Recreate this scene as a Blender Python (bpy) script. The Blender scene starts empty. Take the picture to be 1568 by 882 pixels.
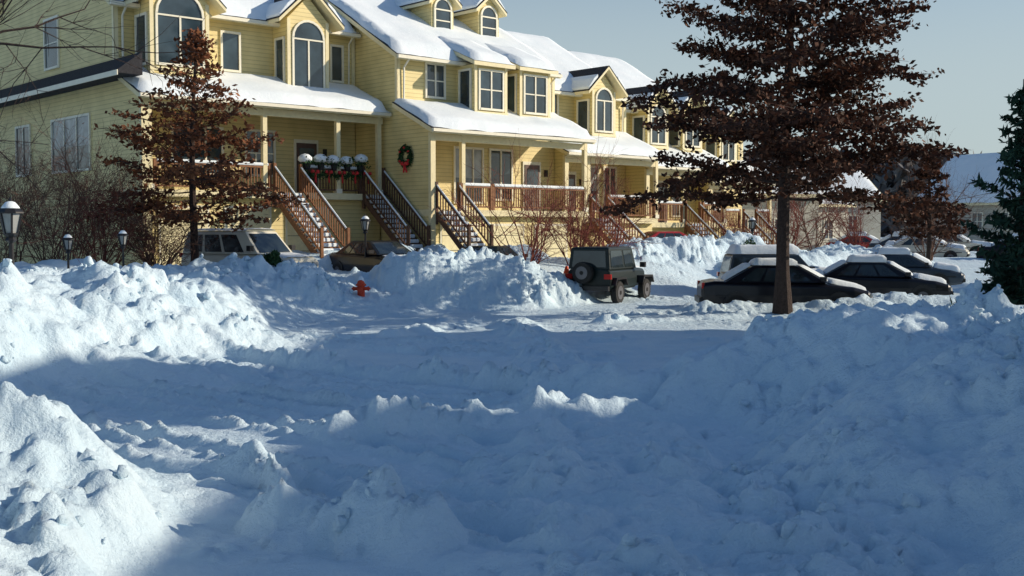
import bpy, math, random, bmesh
import numpy as np
from mathutils import Vector, Matrix, Euler
random.seed(7); RNG=np.random.default_rng(11)
scene=bpy.context.scene
scene.view_settings.view_transform='Standard'
scene.view_settings.look='None'; scene.view_settings.exposure=0

# ------------------------------------------------------------ materials
def new_mat(name):
    m=bpy.data.materials.new(name); m.use_nodes=True
    nt=m.node_tree; b=nt.nodes['Principled BSDF']; return m,nt,b
def mat(name,c,rough=.7,var=.12,scale=6,bump=0,bscale=30,spec=.3,metal=0,coat=0):
    m,nt,b=new_mat(name); L=nt.links
    b.inputs['Roughness'].default_value=rough
    b.inputs['Specular IOR Level'].default_value=spec
    b.inputs['Metallic'].default_value=metal
    b.inputs['Coat Weight'].default_value=coat
    tc=nt.nodes.new('ShaderNodeTexCoord')
    n=nt.nodes.new('ShaderNodeTexNoise'); n.inputs['Scale'].default_value=scale; n.inputs['Detail'].default_value=5
    L.new(tc.outputs['Object'],n.inputs['Vector'])
    r=nt.nodes.new('ShaderNodeValToRGB')
    r.color_ramp.elements[0].position=.3; r.color_ramp.elements[1].position=.7
    r.color_ramp.elements[0].color=(c[0]*(1-var),c[1]*(1-var),c[2]*(1-var),1)
    r.color_ramp.elements[1].color=(min(1,c[0]*(1+var)),min(1,c[1]*(1+var)),min(1,c[2]*(1+var)),1)
    L.new(n.outputs['Fac'],r.inputs['Fac']); L.new(r.outputs['Color'],b.inputs['Base Color'])
    if bump:
        n2=nt.nodes.new('ShaderNodeTexNoise'); n2.inputs['Scale'].default_value=bscale; n2.inputs['Detail'].default_value=6
        L.new(tc.outputs['Object'],n2.inputs['Vector'])
        bp=nt.nodes.new('ShaderNodeBump'); bp.inputs['Strength'].default_value=bump; bp.inputs['Distance'].default_value=.05
        L.new(n2.outputs['Fac'],bp.inputs['Height']); L.new(bp.outputs['Normal'],b.inputs['Normal'])
    return m
def siding_mat(name,c,period=.16):
    m,nt,b=new_mat(name); L=nt.links
    b.inputs['Roughness'].default_value=.6
    tc=nt.nodes.new('ShaderNodeTexCoord'); sx=nt.nodes.new('ShaderNodeSeparateXYZ')
    L.new(tc.outputs['Object'],sx.inputs[0])
    d=nt.nodes.new('ShaderNodeMath'); d.operation='DIVIDE'; d.inputs[1].default_value=period; L.new(sx.outputs['Z'],d.inputs[0])
    fr=nt.nodes.new('ShaderNodeMath'); fr.operation='FRACT'; L.new(d.outputs[0],fr.inputs[0])
    r=nt.nodes.new('ShaderNodeValToRGB'); e=r.color_ramp.elements
    e[0].position=0; e[0].color=(.82,.82,.82,1); e[1].position=.12; e[1].color=(1,1,1,1)
    x=e.new(.86); x.color=(.97,.97,.97,1); x=e.new(.97); x.color=(.60,.60,.57,1)
    L.new(fr.outputs[0],r.inputs['Fac'])
    n=nt.nodes.new('ShaderNodeTexNoise'); n.inputs['Scale'].default_value=1.3; n.inputs['Detail'].default_value=6
    L.new(tc.outputs['Object'],n.inputs['Vector'])
    r2=nt.nodes.new('ShaderNodeValToRGB'); r2.color_ramp.elements[0].position=.3; r2.color_ramp.elements[1].position=.7
    r2.color_ramp.elements[0].color=(c[0]*.86,c[1]*.85,c[2]*.82,1); r2.color_ramp.elements[1].color=(c[0]*1.05,c[1]*1.05,c[2]*1.05,1)
    L.new(n.outputs['Fac'],r2.inputs['Fac'])
    mx=nt.nodes.new('ShaderNodeMix'); mx.data_type='RGBA'; mx.blend_type='MULTIPLY'; mx.inputs[0].default_value=1
    L.new(r2.outputs['Color'],mx.inputs[6]); L.new(r.outputs['Color'],mx.inputs[7]); L.new(mx.outputs[2],b.inputs['Base Color'])
    inv=nt.nodes.new('ShaderNodeMath'); inv.operation='SUBTRACT'; inv.inputs[0].default_value=1; L.new(fr.outputs[0],inv.inputs[1])
    bp=nt.nodes.new('ShaderNodeBump'); bp.inputs['Strength'].default_value=.5; bp.inputs['Distance'].default_value=.02
    L.new(inv.outputs[0],bp.inputs['Height']); L.new(bp.outputs['Normal'],b.inputs['Normal'])
    return m
def leaf_mat(name,cols,rough=.75,transl=.25):
    m,nt,b=new_mat(name); L=nt.links
    g=nt.nodes.new('ShaderNodeNewGeometry'); r=nt.nodes.new('ShaderNodeValToRGB')
    e=r.color_ramp.elements
    e[0].position=0; e[0].color=(*cols[0],1); e[1].position=1; e[1].color=(*cols[-1],1)
    for i,c in enumerate(cols[1:-1]):
        x=e.new((i+1)/(len(cols)-1)); x.color=(*c,1)
    L.new(g.outputs['Random Per Island'],r.inputs['Fac']); L.new(r.outputs['Color'],b.inputs['Base Color'])
    b.inputs['Roughness'].default_value=rough; b.inputs['Specular IOR Level'].default_value=.2
    if transl>0:
        t=nt.nodes.new('ShaderNodeBsdfTranslucent'); L.new(r.outputs['Color'],t.inputs['Color'])
        ms=nt.nodes.new('ShaderNodeMixShader'); ms.inputs[0].default_value=transl
        out=nt.nodes['Material Output']
        L.new(b.outputs[0],ms.inputs[1]); L.new(t.outputs[0],ms.inputs[2]); L.new(ms.outputs[0],out.inputs['Surface'])
    return m
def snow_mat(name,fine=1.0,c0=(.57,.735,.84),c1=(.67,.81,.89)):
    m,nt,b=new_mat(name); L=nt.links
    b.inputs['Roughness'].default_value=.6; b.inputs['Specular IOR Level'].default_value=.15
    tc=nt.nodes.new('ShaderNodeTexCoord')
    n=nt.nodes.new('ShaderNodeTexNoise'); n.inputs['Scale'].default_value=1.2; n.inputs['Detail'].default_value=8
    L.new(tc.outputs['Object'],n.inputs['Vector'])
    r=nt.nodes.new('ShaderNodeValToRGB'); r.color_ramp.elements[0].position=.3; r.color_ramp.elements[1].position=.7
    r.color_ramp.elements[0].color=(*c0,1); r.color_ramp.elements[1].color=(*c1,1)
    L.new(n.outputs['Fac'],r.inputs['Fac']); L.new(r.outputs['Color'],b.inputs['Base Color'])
    n1=nt.nodes.new('ShaderNodeTexNoise'); n1.inputs['Scale'].default_value=7; n1.inputs['Detail'].default_value=11; n1.inputs['Roughness'].default_value=.66
    L.new(tc.outputs['Object'],n1.inputs['Vector'])
    bp=nt.nodes.new('ShaderNodeBump'); bp.inputs['Strength'].default_value=.8*fine; bp.inputs['Distance'].default_value=.10
    L.new(n1.outputs['Fac'],bp.inputs['Height']); L.new(bp.outputs['Normal'],b.inputs['Normal'])
    return m
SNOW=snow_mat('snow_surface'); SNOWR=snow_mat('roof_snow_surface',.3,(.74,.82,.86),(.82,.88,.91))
SIDE=siding_mat('yellow_siding',(.72,.60,.28)); SIDE2=siding_mat('beige_siding',(.45,.43,.36)); 
TRIM=mat('cream_trim',(.73,.65,.40),.5,.06); TRIMW=mat('white_trim',(.75,.72,.58),.5,.05)
SHING=mat('dark_shingles',(.035,.035,.04),.9,.3,12,.4,40)
GLASS=mat('window_glass',(.03,.05,.065),.06,.5,1.1,spec=.9)
CURT=mat('window_blinds',(.25,.27,.27),.25,.35,2,spec=.7)
WOOD=mat('cedar_rail',(.22,.10,.045),.7,.25,8); WOODD=mat('dark_rail',(.10,.055,.035),.7,.25,8)
DARK=mat('dark_recess',(.03,.03,.03),.8); BLACKM=mat('black_metal',(.02,.02,.022),.4)
LAMPG=mat('frosted_lamp_glass',(.30,.31,.30),.25,.1)
DOORM=mat('door_paint',(.10,.06,.05),.5)
RED=mat('red_ribbon',(.55,.03,.03),.6); RUB=mat('tyre_rubber',(.02,.02,.02),.8); RIM=mat('wheel_rim',(.13,.13,.14),.45,.1,metal=.5)
TAIL=mat('tail_light',(.40,.015,.01),.25); CHR=mat('bumper_metal',(.2,.2,.22),.35,metal=.7)
ORANGE=mat('orange_plastic',(.75,.09,.02),.5); HYD=mat('red_hydrant_paint',(.62,.06,.02),.45)
BARK=mat('bark',(.045,.03,.025),.9,.35,14,.6,30); TWIG=mat('twig_bark',(.12,.065,.045),.9,.3,10); TWIGR=mat('red_twig_bark',(.20,.06,.045),.9,.3,10)
OAKL=leaf_mat('dry_oak_leaves',[(.025,.014,.011),(.055,.022,.014),(.095,.034,.018),(.038,.023,.017),(.17,.07,.038)],transl=.12)
OAKL2=leaf_mat('dry_leaves',[(.06,.022,.012),(.13,.045,.02),(.22,.078,.032),(.10,.038,.02),(.30,.13,.06)],transl=.2)
PINEL=leaf_mat('pine_needles',[(.012,.034,.022),(.022,.052,.03),(.034,.07,.04)],transl=0)
GREENL=leaf_mat('evergreen_leaves',[(.015,.04,.015),(.03,.08,.03),(.05,.10,.03)],transl=0)
BROWNF=leaf_mat('far_twigs',[(.09,.10,.115),(.13,.13,.13),(.11,.11,.12)],transl=0)

# ------------------------------------------------------------ mesh builder
def link(o,parent=None):
    scene.collection.objects.link(o)
    if parent: o.parent=parent
    return o
def empty(name,loc=(0,0,0),rz=0,sc=1):
    e=bpy.data.objects.new(name,None); e.location=loc; e.rotation_euler=(0,0,rz); e.empty_display_size=.3; e.scale=(sc,sc,sc)
    return link(e)
class MB:
    def __init__(s): s.v=[];s.f=[];s.m=[]
    def add(s,vs,fs,m=0):
        o=len(s.v); s.v.extend([tuple(v) for v in vs]); s.f.extend([tuple(i+o for i in f) for f in fs]); s.m.extend([m]*len(fs))
    def box(s,x0,x1,y0,y1,z0,z1,m=0):
        s.add([(x0,y0,z0),(x1,y0,z0),(x1,y1,z0),(x0,y1,z0),(x0,y0,z1),(x1,y0,z1),(x1,y1,z1),(x0,y1,z1)],
              [(0,3,2,1),(4,5,6,7),(0,1,5,4),(1,2,6,5),(2,3,7,6),(3,0,4,7)],m)
    def prism_x(s,p,x0,x1,m=0):
        n=len(p); vs=[(x0,a,b) for a,b in p]+[(x1,a,b) for a,b in p]
        s.add(vs,[tuple(range(n)),tuple(range(2*n-1,n-1,-1))]+[((i+1)%n,i,i+n,(i+1)%n+n) for i in range(n)],m)
    def prism_y(s,p,y0,y1,m=0):
        n=len(p); vs=[(a,y0,b) for a,b in p]+[(a,y1,b) for a,b in p]
        s.add(vs,[tuple(range(n)),tuple(range(2*n-1,n-1,-1))]+[((i+1)%n,i,i+n,(i+1)%n+n) for i in range(n)],m)
    def tube(s,pts,rads,n=6,m=0):
        P=[Vector(p) for p in pts]; vs=[];fs=[]
        for i,p in enumerate(P):
            d=(P[min(i+1,len(P)-1)]-P[max(i-1,0)])
            if d.length<1e-6: d=Vector((0,0,1))
            d.normalize(); a=Vector((1,0,0)) if abs(d.z)>=.95 else d.cross(Vector((0,0,1)))
            a=(a-d*a.dot(d)).normalized(); b=d.cross(a)
            for k in range(n):
                t=2*math.pi*k/n; vs.append(p+(a*math.cos(t)+b*math.sin(t))*rads[i])
        for i in range(len(P)-1):
            for k in range(n):
                fs.append((i*n+k,i*n+(k+1)%n,(i+1)*n+(k+1)%n,(i+1)*n+k))
        fs.append(tuple(range(n-1,-1,-1))); fs.append(tuple((len(P)-1)*n+k for k in range(n)))
        s.add(vs,fs,m)
    def lathe(s,prof,c,axis='z',n=16,m=0):
        vs=[];fs=[]
        for r,h in prof:
            for k in range(n):
                t=2*math.pi*k/n; a,b=r*math.cos(t),r*math.sin(t)
                if axis=='z': vs.append((c[0]+a,c[1]+b,c[2]+h))
                elif axis=='y': vs.append((c[0]+a,c[1]+h,c[2]+b))
                else: vs.append((c[0]+h,c[1]+a,c[2]+b))
        for i in range(len(prof)-1):
            for k in range(n): fs.append((i*n+k,i*n+(k+1)%n,(i+1)*n+(k+1)%n,(i+1)*n+k))
        fs.append(tuple(range(n-1,-1,-1))); fs.append(tuple((len(prof)-1)*n+k for k in range(n)))
        s.add(vs,fs,m)
    def build(s,name,mats,parent=None,smooth=False,bevel=0,loc=None,rz=0,normals=True):
        me=bpy.data.meshes.new(name); me.from_pydata(s.v,[],s.f)
        for mm in mats: me.materials.append(mm)
        me.polygons.foreach_set('material_index',s.m)
        if smooth: me.polygons.foreach_set('use_smooth',[True]*len(s.f))
        me.update()
        if normals:
            bm=bmesh.new(); bm.from_mesh(me); bmesh.ops.recalc_face_normals(bm,faces=bm.faces); bm.to_mesh(me); bm.free()
        o=bpy.data.objects.new(name,me); link(o,parent)
        if loc is not None: o.location=loc; o.rotation_euler=(0,0,rz)
        if bevel:
            md=o.modifiers.new('bevel','BEVEL'); md.width=bevel; md.segments=2; md.limit_method='ANGLE'
        return o
def np_mesh(name,V,F,mats,midx=None,smooth=False,parent=None):
    V=np.asarray(V,dtype=np.float32); F=np.asarray(F,dtype=np.int32); k=F.shape[1]
    me=bpy.data.meshes.new(name); me.vertices.add(len(V)); me.vertices.foreach_set('co',V.ravel())
    me.loops.add(F.size); me.loops.foreach_set('vertex_index',F.ravel())
    me.polygons.add(len(F)); me.polygons.foreach_set('loop_start',np.arange(0,F.size,k,dtype=np.int32))
    me.polygons.foreach_set('loop_total',np.full(len(F),k,dtype=np.int32))
    for m in mats: me.materials.append(m)
    if midx is not None: me.polygons.foreach_set('material_index',midx)
    if smooth: me.polygons.foreach_set('use_smooth',np.ones(len(F),dtype=bool))
    me.update(calc_edges=True); me.validate()
    o=bpy.data.objects.new(name,me); return link(o,parent)

# ------------------------------------------------------------ noise
def hsh(i,j,seed):
    n=(i.astype(np.int64)*374761393+j.astype(np.int64)*668265263+seed*1274126177)&0xffffffff
    n=((n^(n>>13))*1274126177)&0xffffffff; n=n^(n>>16)
    return (n&0xffffff)/float(0xffffff)
def vnoise(x,y,seed=0):
    xi=np.floor(x);yi=np.floor(y);fx=x-xi;fy=y-yi
    fx=fx*fx*(3-2*fx);fy=fy*fy*(3-2*fy)
    a=hsh(xi,yi,seed);b=hsh(xi+1,yi,seed);c=hsh(xi,yi+1,seed);d=hsh(xi+1,yi+1,seed)
    return (a+(b-a)*fx+(c-a)*fy+(a-b-c+d)*fx*fy)*2-1
def fbm(x,y,oct=4,seed=0):
    r=0;a=1;t=0
    for o in range(oct):
        r=r+a*vnoise(x*2**o+o*17.3,y*2**o-o*9.1,seed+o); t+=a; a*=.5
    return r/t
def lumps(x,y,cell,seed):
    """broken, tilted snow blocks"""
    X=x/cell;Y=y/cell
    wx=.26*fbm(X*2.1,Y*2.1,3,seed+11); wy=.26*fbm(X*2.1+40,Y*2.1,3,seed+12)
    X=X+wx;Y=Y+wy
    xi=np.floor(X);yi=np.floor(Y);best=np.zeros_like(X)
    for dx in (-1,0,1):
        for dy in (-1,0,1):
            cx=xi+dx;cy=yi+dy
            px=cx+hsh(cx,cy,seed);py=cy+hsh(cx,cy,seed+1);r=.2+.6*hsh(cx,cy,seed+2)**1.5
            el=.7+.65*hsh(cx,cy,seed+3)
            ax=(X-px)*el;ay=(Y-py)/el
            d2=ax*ax+ay*ay
            hh=np.sqrt(np.maximum(r*r-d2,0))*1.25
            cap=r*(.6+.5*hsh(cx,cy,seed+4))+ax*(hsh(cx,cy,seed+5)-.5)*1.1+ay*(hsh(cx,cy,seed+6)-.5)*1.1
            best=np.maximum(best,np.minimum(hh,np.maximum(cap,0)))
    return best*cell
def ss(t): t=np.clip(t,0,1); return t*t*(3-2*t)
def segd(x,y,x1,y1,x2,y2):
    dx,dy=x2-x1,y2-y1; t=np.clip(((x-x1)*dx+(y-y1)*dy)/(dx*dx+dy*dy),0,1)
    return np.hypot(x-x1-t*dx,y-y1-t*dy),t

# ------------------------------------------------------------ terrain
CA,SA=math.cos(math.radians(42)),math.sin(math.radians(42))
OX,OY=-3.2,45.0
BANKS=[(-5.8,2,1.0,-5.1,9.4,.95,2.7,1.1),
 (-11.5,18.5,1.95,-9.2,24,1.55,4.2,1.1),(-9.2,24,1.55,-8.8,31.5,.95,3.6,1.1),(-9.5,20.4,.7,-5.6,19.9,.16,1.5,.4),(-14,17.5,1.7,-10.5,19,1.9,3.2,1.1),
 (-9.4,33.0,1.15,-6.6,34.6,1.1,2.3,1.0),(-3.2,37.4,1.4,-.2,38.6,1.3,2.6,1.1),(-.2,38.6,1.3,1.3,39.2,.8,1.8,1.0),(-14,30,1.3,-9,32.5,1.1,2.4,1.0),
 (4.6,48.5,1.45,11,53.5,1.9,2.4,1.0),(10.5,48.5,1.0,16,53,1.3,2.0,.9),(12,50,1.2,20,60,1.3,2.5,.9),
 (5.3,16.2,1.24,15,17.5,1.15,3.2,1.0),(6.8,16,1.2,6.5,4,1.1,4.6,.85),(3.2,16.6,.74,5.5,16.2,1.22,1.7,1.0),(1.6,16.9,.26,3.2,16.6,.74,1.1,.9),
 (10,23,.4,18,25,.6,3.0,.6),(6.0,35.7,.18,11.5,36.0,.26,1.1,.5),(10.5,39.2,.2,15.5,39.0,.25,1.1,.5),
 (-7.8,41.7,1.45,-3.4,45.2,1.5,2.0,.35),(-1.6,42.8,1.4,.6,44.6,1.4,1.7,.35)]
# x1,y1,x2,y2,width,height,roughness
ROUGH=[(0,31,.9,18,.75,.08,.75),(.9,18,1.0,7,1.2,.08,.8),(-6.0,23.0,1.6,16.3,.36,.16,1.0),(-2.2,14.0,3.5,16,.42,.15,1.0),(-2.1,9.9,-.8,9.3,.45,.14,1.2),
 (1.4,12,2.8,7,2.0,.06,.85),(-2.9,12.2,-2.2,10.9,.28,.06,.8),(-3,27.5,-1,31,.5,.06,.6),(-4.3,17.7,-.4,14.6,.18,.12,.7),(2.5,31,7,33.5,.5,.05,.5),(-5.5,26,-2,24,.3,.08,.6)]
TRK=[(-6.3,18.6,-.8),(-6.3,17.2,-.8),(-6.3,20.6,-.85),(-6.3,21.9,-.85),(-6.3,15.2,-.75),(-6.3,14.0,-.7),(-6.3,26.3,-.5),(-6.3,27.7,-.5)]
def terrain(x,y):
    sx=(x-OX)*CA+(y-OY)*SA; b=-(x-OX)*SA+(y-OY)*CA
    wob=fbm(x*.35,y*.35,3,5)
    zp=1.0+.35*ss((sx+6)/5)-.025*np.clip(sx-4,0,25)
    z=zp*ss((b+8.6+wob*.6)/4.6)
    z=np.maximum(z,1.0*ss((y-45)/20)*1.0)
    far=ss((y-90)/160); z=z+far*1.5
    z=z+.08*fbm(x*.12,y*.12,3,9)
    rough=np.zeros_like(x); add=np.zeros_like(x)
    for x1,y1,h1,x2,y2,h2,w,r in BANKS:
        d,t=segd(x,y,x1,y1,x2,y2); ww=w*(1+.26*fbm(x*.6,y*.6,3,int(abs(x1*7+y1)))); k=np.clip(1-d/ww,0,1)
        h=(h1+(h2-h1)*t)
        hh=h*(1-.26*fbm(x*.8+3,y*.8,3,31))
        prof=ss(np.clip(k*1.3,0,1))
        add=np.maximum(add,hh*prof); rough=np.maximum(rough,r*ss(k*3.2))
    z=np.maximum(z,z*.25+add)
    for x1,y1,x2,y2,w,h,rr in ROUGH:
        d,t=segd(x,y,x1,y1,x2,y2); ww=w*(1+.8*fbm(x*.8,y*.8,3,77)); k=ss(np.clip(1.3*(1-d/np.maximum(ww,.1)),0,1))
        z=z+h*k; rough=np.maximum(rough,k*rr)
    near=np.clip(1.2-(y-60)/60,0,1)
    rough=rough*near
    l1=lumps(x,y,.80,40);l2=lumps(x,y,.42,50);l3=lumps(x,y,.20,60)
    gate=ss((fbm(x*.9,y*.9,3,88)+.25)*2.0)
    rid=1-np.abs(fbm(x*1.5+5,y*1.5,4,121))*2
    z=z+rough*(.26*l1*gate+.52*l2*(.25+.75*gate)+.64*l3*(.4+.6*gate)+.08*rid+.09*fbm(x*2.2,y*2.2,4,21)+.06*fbm(x*6,y*6,4,22))
    sm=np.clip(1-rough,0,1)
    st=fbm(x*.5+.5*y,(y+x*.75)*2.4,4,66)
    st2=fbm(x*.45+.12*y,y*2.4-x*.35,4,65)
    z=z+sm*near*(.05*st+.035*st2+.010*fbm(x*3,y*5,5,67))
    # wheel ruts with edges pushed up
    for (xa,ya,sl) in TRK:
        c=(y-ya-(x-xa)*sl-.25*fbm(x*.5,x*0+ya,2,5))/math.sqrt(1+sl*sl)
        fade=ss((2.6-x)/3)*ss((30-y)/3)*(.85+.4*fbm(x*1.1,y*1.1,2,15))
        z=z+sm*fade*(-.13*np.exp(-(c/.15)**2)+.095*np.exp(-((np.abs(c)-.29)/.08)**2)*(1+1.3*fbm(x*5,y*5,3,16)))
    sc=lumps(x,y,.30,90); sp=ss((fbm(x*.5+9,y*1.1,3,91)-.22)*4)
    z=z+sm*near*sp*.42*sc
    return z,rough
def axis_pts(start,end,f):
    o=[start]
    while o[-1]<end: o.append(o[-1]+f(o[-1]))
    return np.array(o)
xs_p=axis_pts(0,3000,lambda v:.045 if v<7 else (.045+(v-7)*.012 if v<30 else .3+(v-30)*.09))
xs=np.concatenate([-xs_p[::-1][:-1],xs_p])+.5
ys_f=axis_pts(5.5,3500,lambda v:max(.04,.004*v) if v<58 else .24+(v-58)*.07)
ys_b=axis_pts(0,1500,lambda v:.12+.12*v)
ys=np.concatenate([(5.5-ys_b[::-1])[:-1],ys_f])
GX,GY=np.meshgrid(xs,ys); GZ,GR=terrain(GX,GY)
nx,ny=len(xs),len(ys)
V=np.stack([GX.ravel(),GY.ravel(),GZ.ravel()],1)
idx=np.arange(nx*ny).reshape(ny,nx)
F=np.stack([idx[:-1,:-1].ravel(),idx[:-1,1:].ravel(),idx[1:,1:].ravel(),idx[1:,:-1].ravel()],1)
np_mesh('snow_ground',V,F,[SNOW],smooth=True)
def gz(x,y): return float(terrain(np.array([float(x)]),np.array([float(y)]))[0][0])

# loose ploughed clumps
tmpl=[]
for k in range(10):
    bm=bmesh.new(); bmesh.ops.create_icosphere(bm,subdivisions=2,radius=1)
    v=np.array([q.co[:] for q in bm.verts]); f=np.array([[q.index for q in p.verts] for p in bm.faces]); bm.free()
    for c in range(8):
        n=RNG.normal(size=3); n/=np.linalg.norm(n); d=v@n; lim=.5+.35*RNG.random(); v=v-np.outer(np.maximum(d-lim,0),n)
    v=v*(1+.07*RNG.normal(size=(len(v),1))); tmpl.append((v,f))
cand=np.stack([RNG.uniform(-13,16,60000),RNG.uniform(6,56,60000)],1)
cz,cr=terrain(cand[:,0],cand[:,1])
dens=np.clip(cr,0,1)**2*np.clip(14/cand[:,1],.22,1)
dens*=ss((fbm(cand[:,0]*.9,cand[:,1]*.9,3,88)+.1)*2)
infr=np.abs(cand[:,0])<cand[:,1]*.5+1
keep=(RNG.random(len(cand))<dens*.45)&infr
cand,cz,cr=cand[keep],cz[keep],cr[keep]
VV=[];FF=[];off=0
for (x,y),z in zip(cand,cz):
    v,f=tmpl[RNG.integers(10)]
    s=.025+.07*RNG.random()**3+(.05 if RNG.random()<.02 else 0)
    if y>25: s*=1.7
    R=np.array(Euler(RNG.uniform(0,6.28,3)).to_matrix())
    w=(v*s*RNG.uniform(.6,1.3,3))@R.T+np.array([x,y,z+s*.1]); VV.append(w);FF.append(f+off);off+=len(v)
np_mesh('snow_clumps',np.concatenate(VV),np.concatenate(FF),[SNOW],smooth=False)
print('clumps',len(VV),'terrain',nx*ny)

# ------------------------------------------------------------ snow sheets
def snow_sheet(x0,x1,y0,z0,y1,z1,th,name,parent,wob=.1,n=None,m=10,seed=0):
    n=n or max(6,int((x1-x0)/.22))
    U,W=np.meshgrid(np.linspace(0,1,n),np.linspace(0,1,m))
    X=x0+(x1-x0)*U; Y=y0+(y1-y0)*W; Z=z0+(z1-z0)*W
    X=X+wob*fbm(Y*1.5,Y*0+seed,3,seed)*(np.abs(U-.5)>.49)
    sl=(z1-z0)/(y1-y0) if abs(y1-y0)>1e-6 else 0
    dy=wob*fbm(X*1.1,X*0+seed,3,seed+4)*(W<.01)
    Y=Y+dy; Z=Z+dy*sl
    e=np.minimum(np.minimum(U,1-U)*(x1-x0),W*abs(y1-y0))
    e2=np.minimum(e,(1-W)*abs(y1-y0)+.06)
    T=th*np.sqrt(np.clip(e2/.16,0,1))*(1+.25*fbm(X*.9+seed,Y*1.3,3,seed+9))
    V=np.stack([X.ravel(),Y.ravel(),(Z+T+.004).ravel()],1); idx=np.arange(n*m).reshape(m,n)
    F=np.stack([idx[:-1,:-1].ravel(),idx[:-1,1:].ravel(),idx[1:,1:].ravel(),idx[1:,:-1].ravel()],1)
    return np_mesh(name,V,F,[SNOWR],smooth=True,parent=parent)

# ------------------------------------------------------------ town houses
HM=[SIDE,TRIM,GLASS,SHING,CURT,DARK,DOORM,TRIMW]
def win(B,face,pos,a0,a1,z0,z1,nx=2,nz=1,arch=False,glass=2,fr=7):
    def bx(a,b,c,d,d0,d1,m):
        if face=='F': B.box(a,b,pos-d1,pos-d0,c,d,m)
        elif face=='R': B.box(pos+d0,pos+d1,a,b,c,d,m)
        else: B.box(pos-d1,pos-d0,a,b,c,d,m)
    w=.09
    bx(a0,a1,z0,z1,.004,.02,glass)
    if glass==4:
        bx(a0,a1,z0,z0+(z1-z0)*.45,.0205,.024,2)
    bx(a0-w,a0,z0-w,z1+w,.002,.07,fr); bx(a1,a1+w,z0-w,z1+w,.002,.07,fr)
    bx(a0,a1,z0-w,z0,.002,.09,fr)
    if not arch: bx(a0,a1,z1,z1+w,.002,.07,fr)
    for i in range(1,nx):
        c=a0+(a1-a0)*i/nx; bx(c-.035,c+.035,z0,z1,.025,.06,fr)
    for i in range(1,nz):
        c=z0+(z1-z0)*i/nz; bx(a0,a1,c-.025,c+.025,.026,.05,fr)
    if arch and face=='F':
        r=(a1-a0)/2; c=(a0+a1)/2; P=[(c+r*math.cos(t),z1+.06+r*math.sin(t)) for t in np.linspace(0,math.pi,11)]
        bx(a0,a1,z1,z1+.06,.02,.07,fr)
        B.prism_y(P,pos-.02,pos-.004,glass)
        for i in range(10):
            (x1,q1),(x2,q2)=P[i],P[i+1]; k=(r+.09)/r
            o1=(c+(x1-c)*k,z1+.06+(q1-z1-.06)*k);o2=(c+(x2-c)*k,z1+.06+(q2-z1-.06)*k)
            B.prism_y([(x1,q1),o1,o2,(x2,q2)],pos-.07,pos-.003,fr)
def gable(B,S,xc,hw,yf,yb,ze,zp,th=.14,bare=False,seed=1):
    for sgn in (-1,1):
        B.prism_y([(xc,zp-th),(xc,zp),(xc+sgn*hw,ze),(xc+sgn*hw,ze-th)],yf,yb,1)
        B.prism_y([(xc,zp+.004),(xc,zp+.03),(xc+sgn*(hw+.02),ze+.02),(xc+sgn*(hw+.02),ze+.003)],yf-.02,yb,3)
        lo=.0 if not bare else .5
        a=(xc+sgn*hw*lo, zp-(zp-ze)*lo)
        x1=xc+sgn*hw*.97; z1=zp+(ze-zp)*.97
        S.prism_y([(a[0],a[1]+.04),(a[0],a[1]+.22),((a[0]+x1)/2,(a[1]+z1)/2+.27),(x1,z1+.16),(x1,z1+.03)],yf+.05,yb,0)
def stairs(P,x0,x1,yb,zt,zb,wood,name='stairs',run=.25):
    n=max(4,int((zt-zb)/.19)); rise=(zt-zb)/n
    B=MB();S=MB()
    for i in range(n):
        y=yb-run*i; z=zt-rise*(i+1)
        B.box(x0,x1,y-run-.03,y-.001,z-.05,z,0)
        S.box(x0+.06,x1-.06,y-run,y-.02,z+.003,z+.15,0)
    L=run*n
    for x in (x0-.05,x1):
        B.prism_x([(yb,zt-.05),(yb-L,zb-.05),(yb-L,zb-.35),(yb,zt-.35)],x,x+.05,0)
        B.prism_x([(yb,zt+.95),(yb-L,zb+.95),(yb-L,zb+.86),(yb,zt+.86)],x-.02,x+.07,0)
        B.prism_x([(yb,zt+.22),(yb-L,zb+.22),(yb-L,zb+.15),(yb,zt+.15)],x,x+.05,0)
        S.prism_x([(yb,zt+1.03),(yb-L,zb+1.03),(yb-L,zb+.953),(yb,zt+.953)],x-.01,x+.06,0)
        k=int(L/.16)
        for j in range(k):
            t=(j+.5)/k; y=yb-L*t; z=zt+(zb-zt)*t; B.box(x+.005,x+.045,y-.02,y+.02,z+.18,z+.88,0)
        for t in (0,1):
            y=yb-L*t; z=zt+(zb-zt)*t; B.box(x-.03,x+.08,y-.055,y+.055,z-.6,z+1.1,0)
    B.build(name,[wood],P,bevel=0); S.build(name+'_snow',[SNOWR],P,bevel=.04)
def rail(P,x0,x1,y,z,wood,name='porch_railing'):
    B=MB();S=MB(); B.box(x0,x1,y-.05,y+.05,z+.9,z+.97,0); B.box(x0,x1,y-.03,y+.03,z+.1,z+.16,0)
    n=int((x1-x0)/.13)
    for i in range(n+1):
        x=x0+(x1-x0)*i/n; B.box(x-.018,x+.018,y-.018,y+.018,z+.16,z+.9,0)
    for x in (x0,x1): B.box(x-.06,x+.06,y-.06,y+.06,z,z+1.08,0)
    S.box(x0+.05,x1-.05,y-.06,y+.06,z+.975,z+1.10,0)
    B.build(name,[wood],P); S.build(name+'_snow',[SNOWR],P,bevel=.04)
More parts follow.
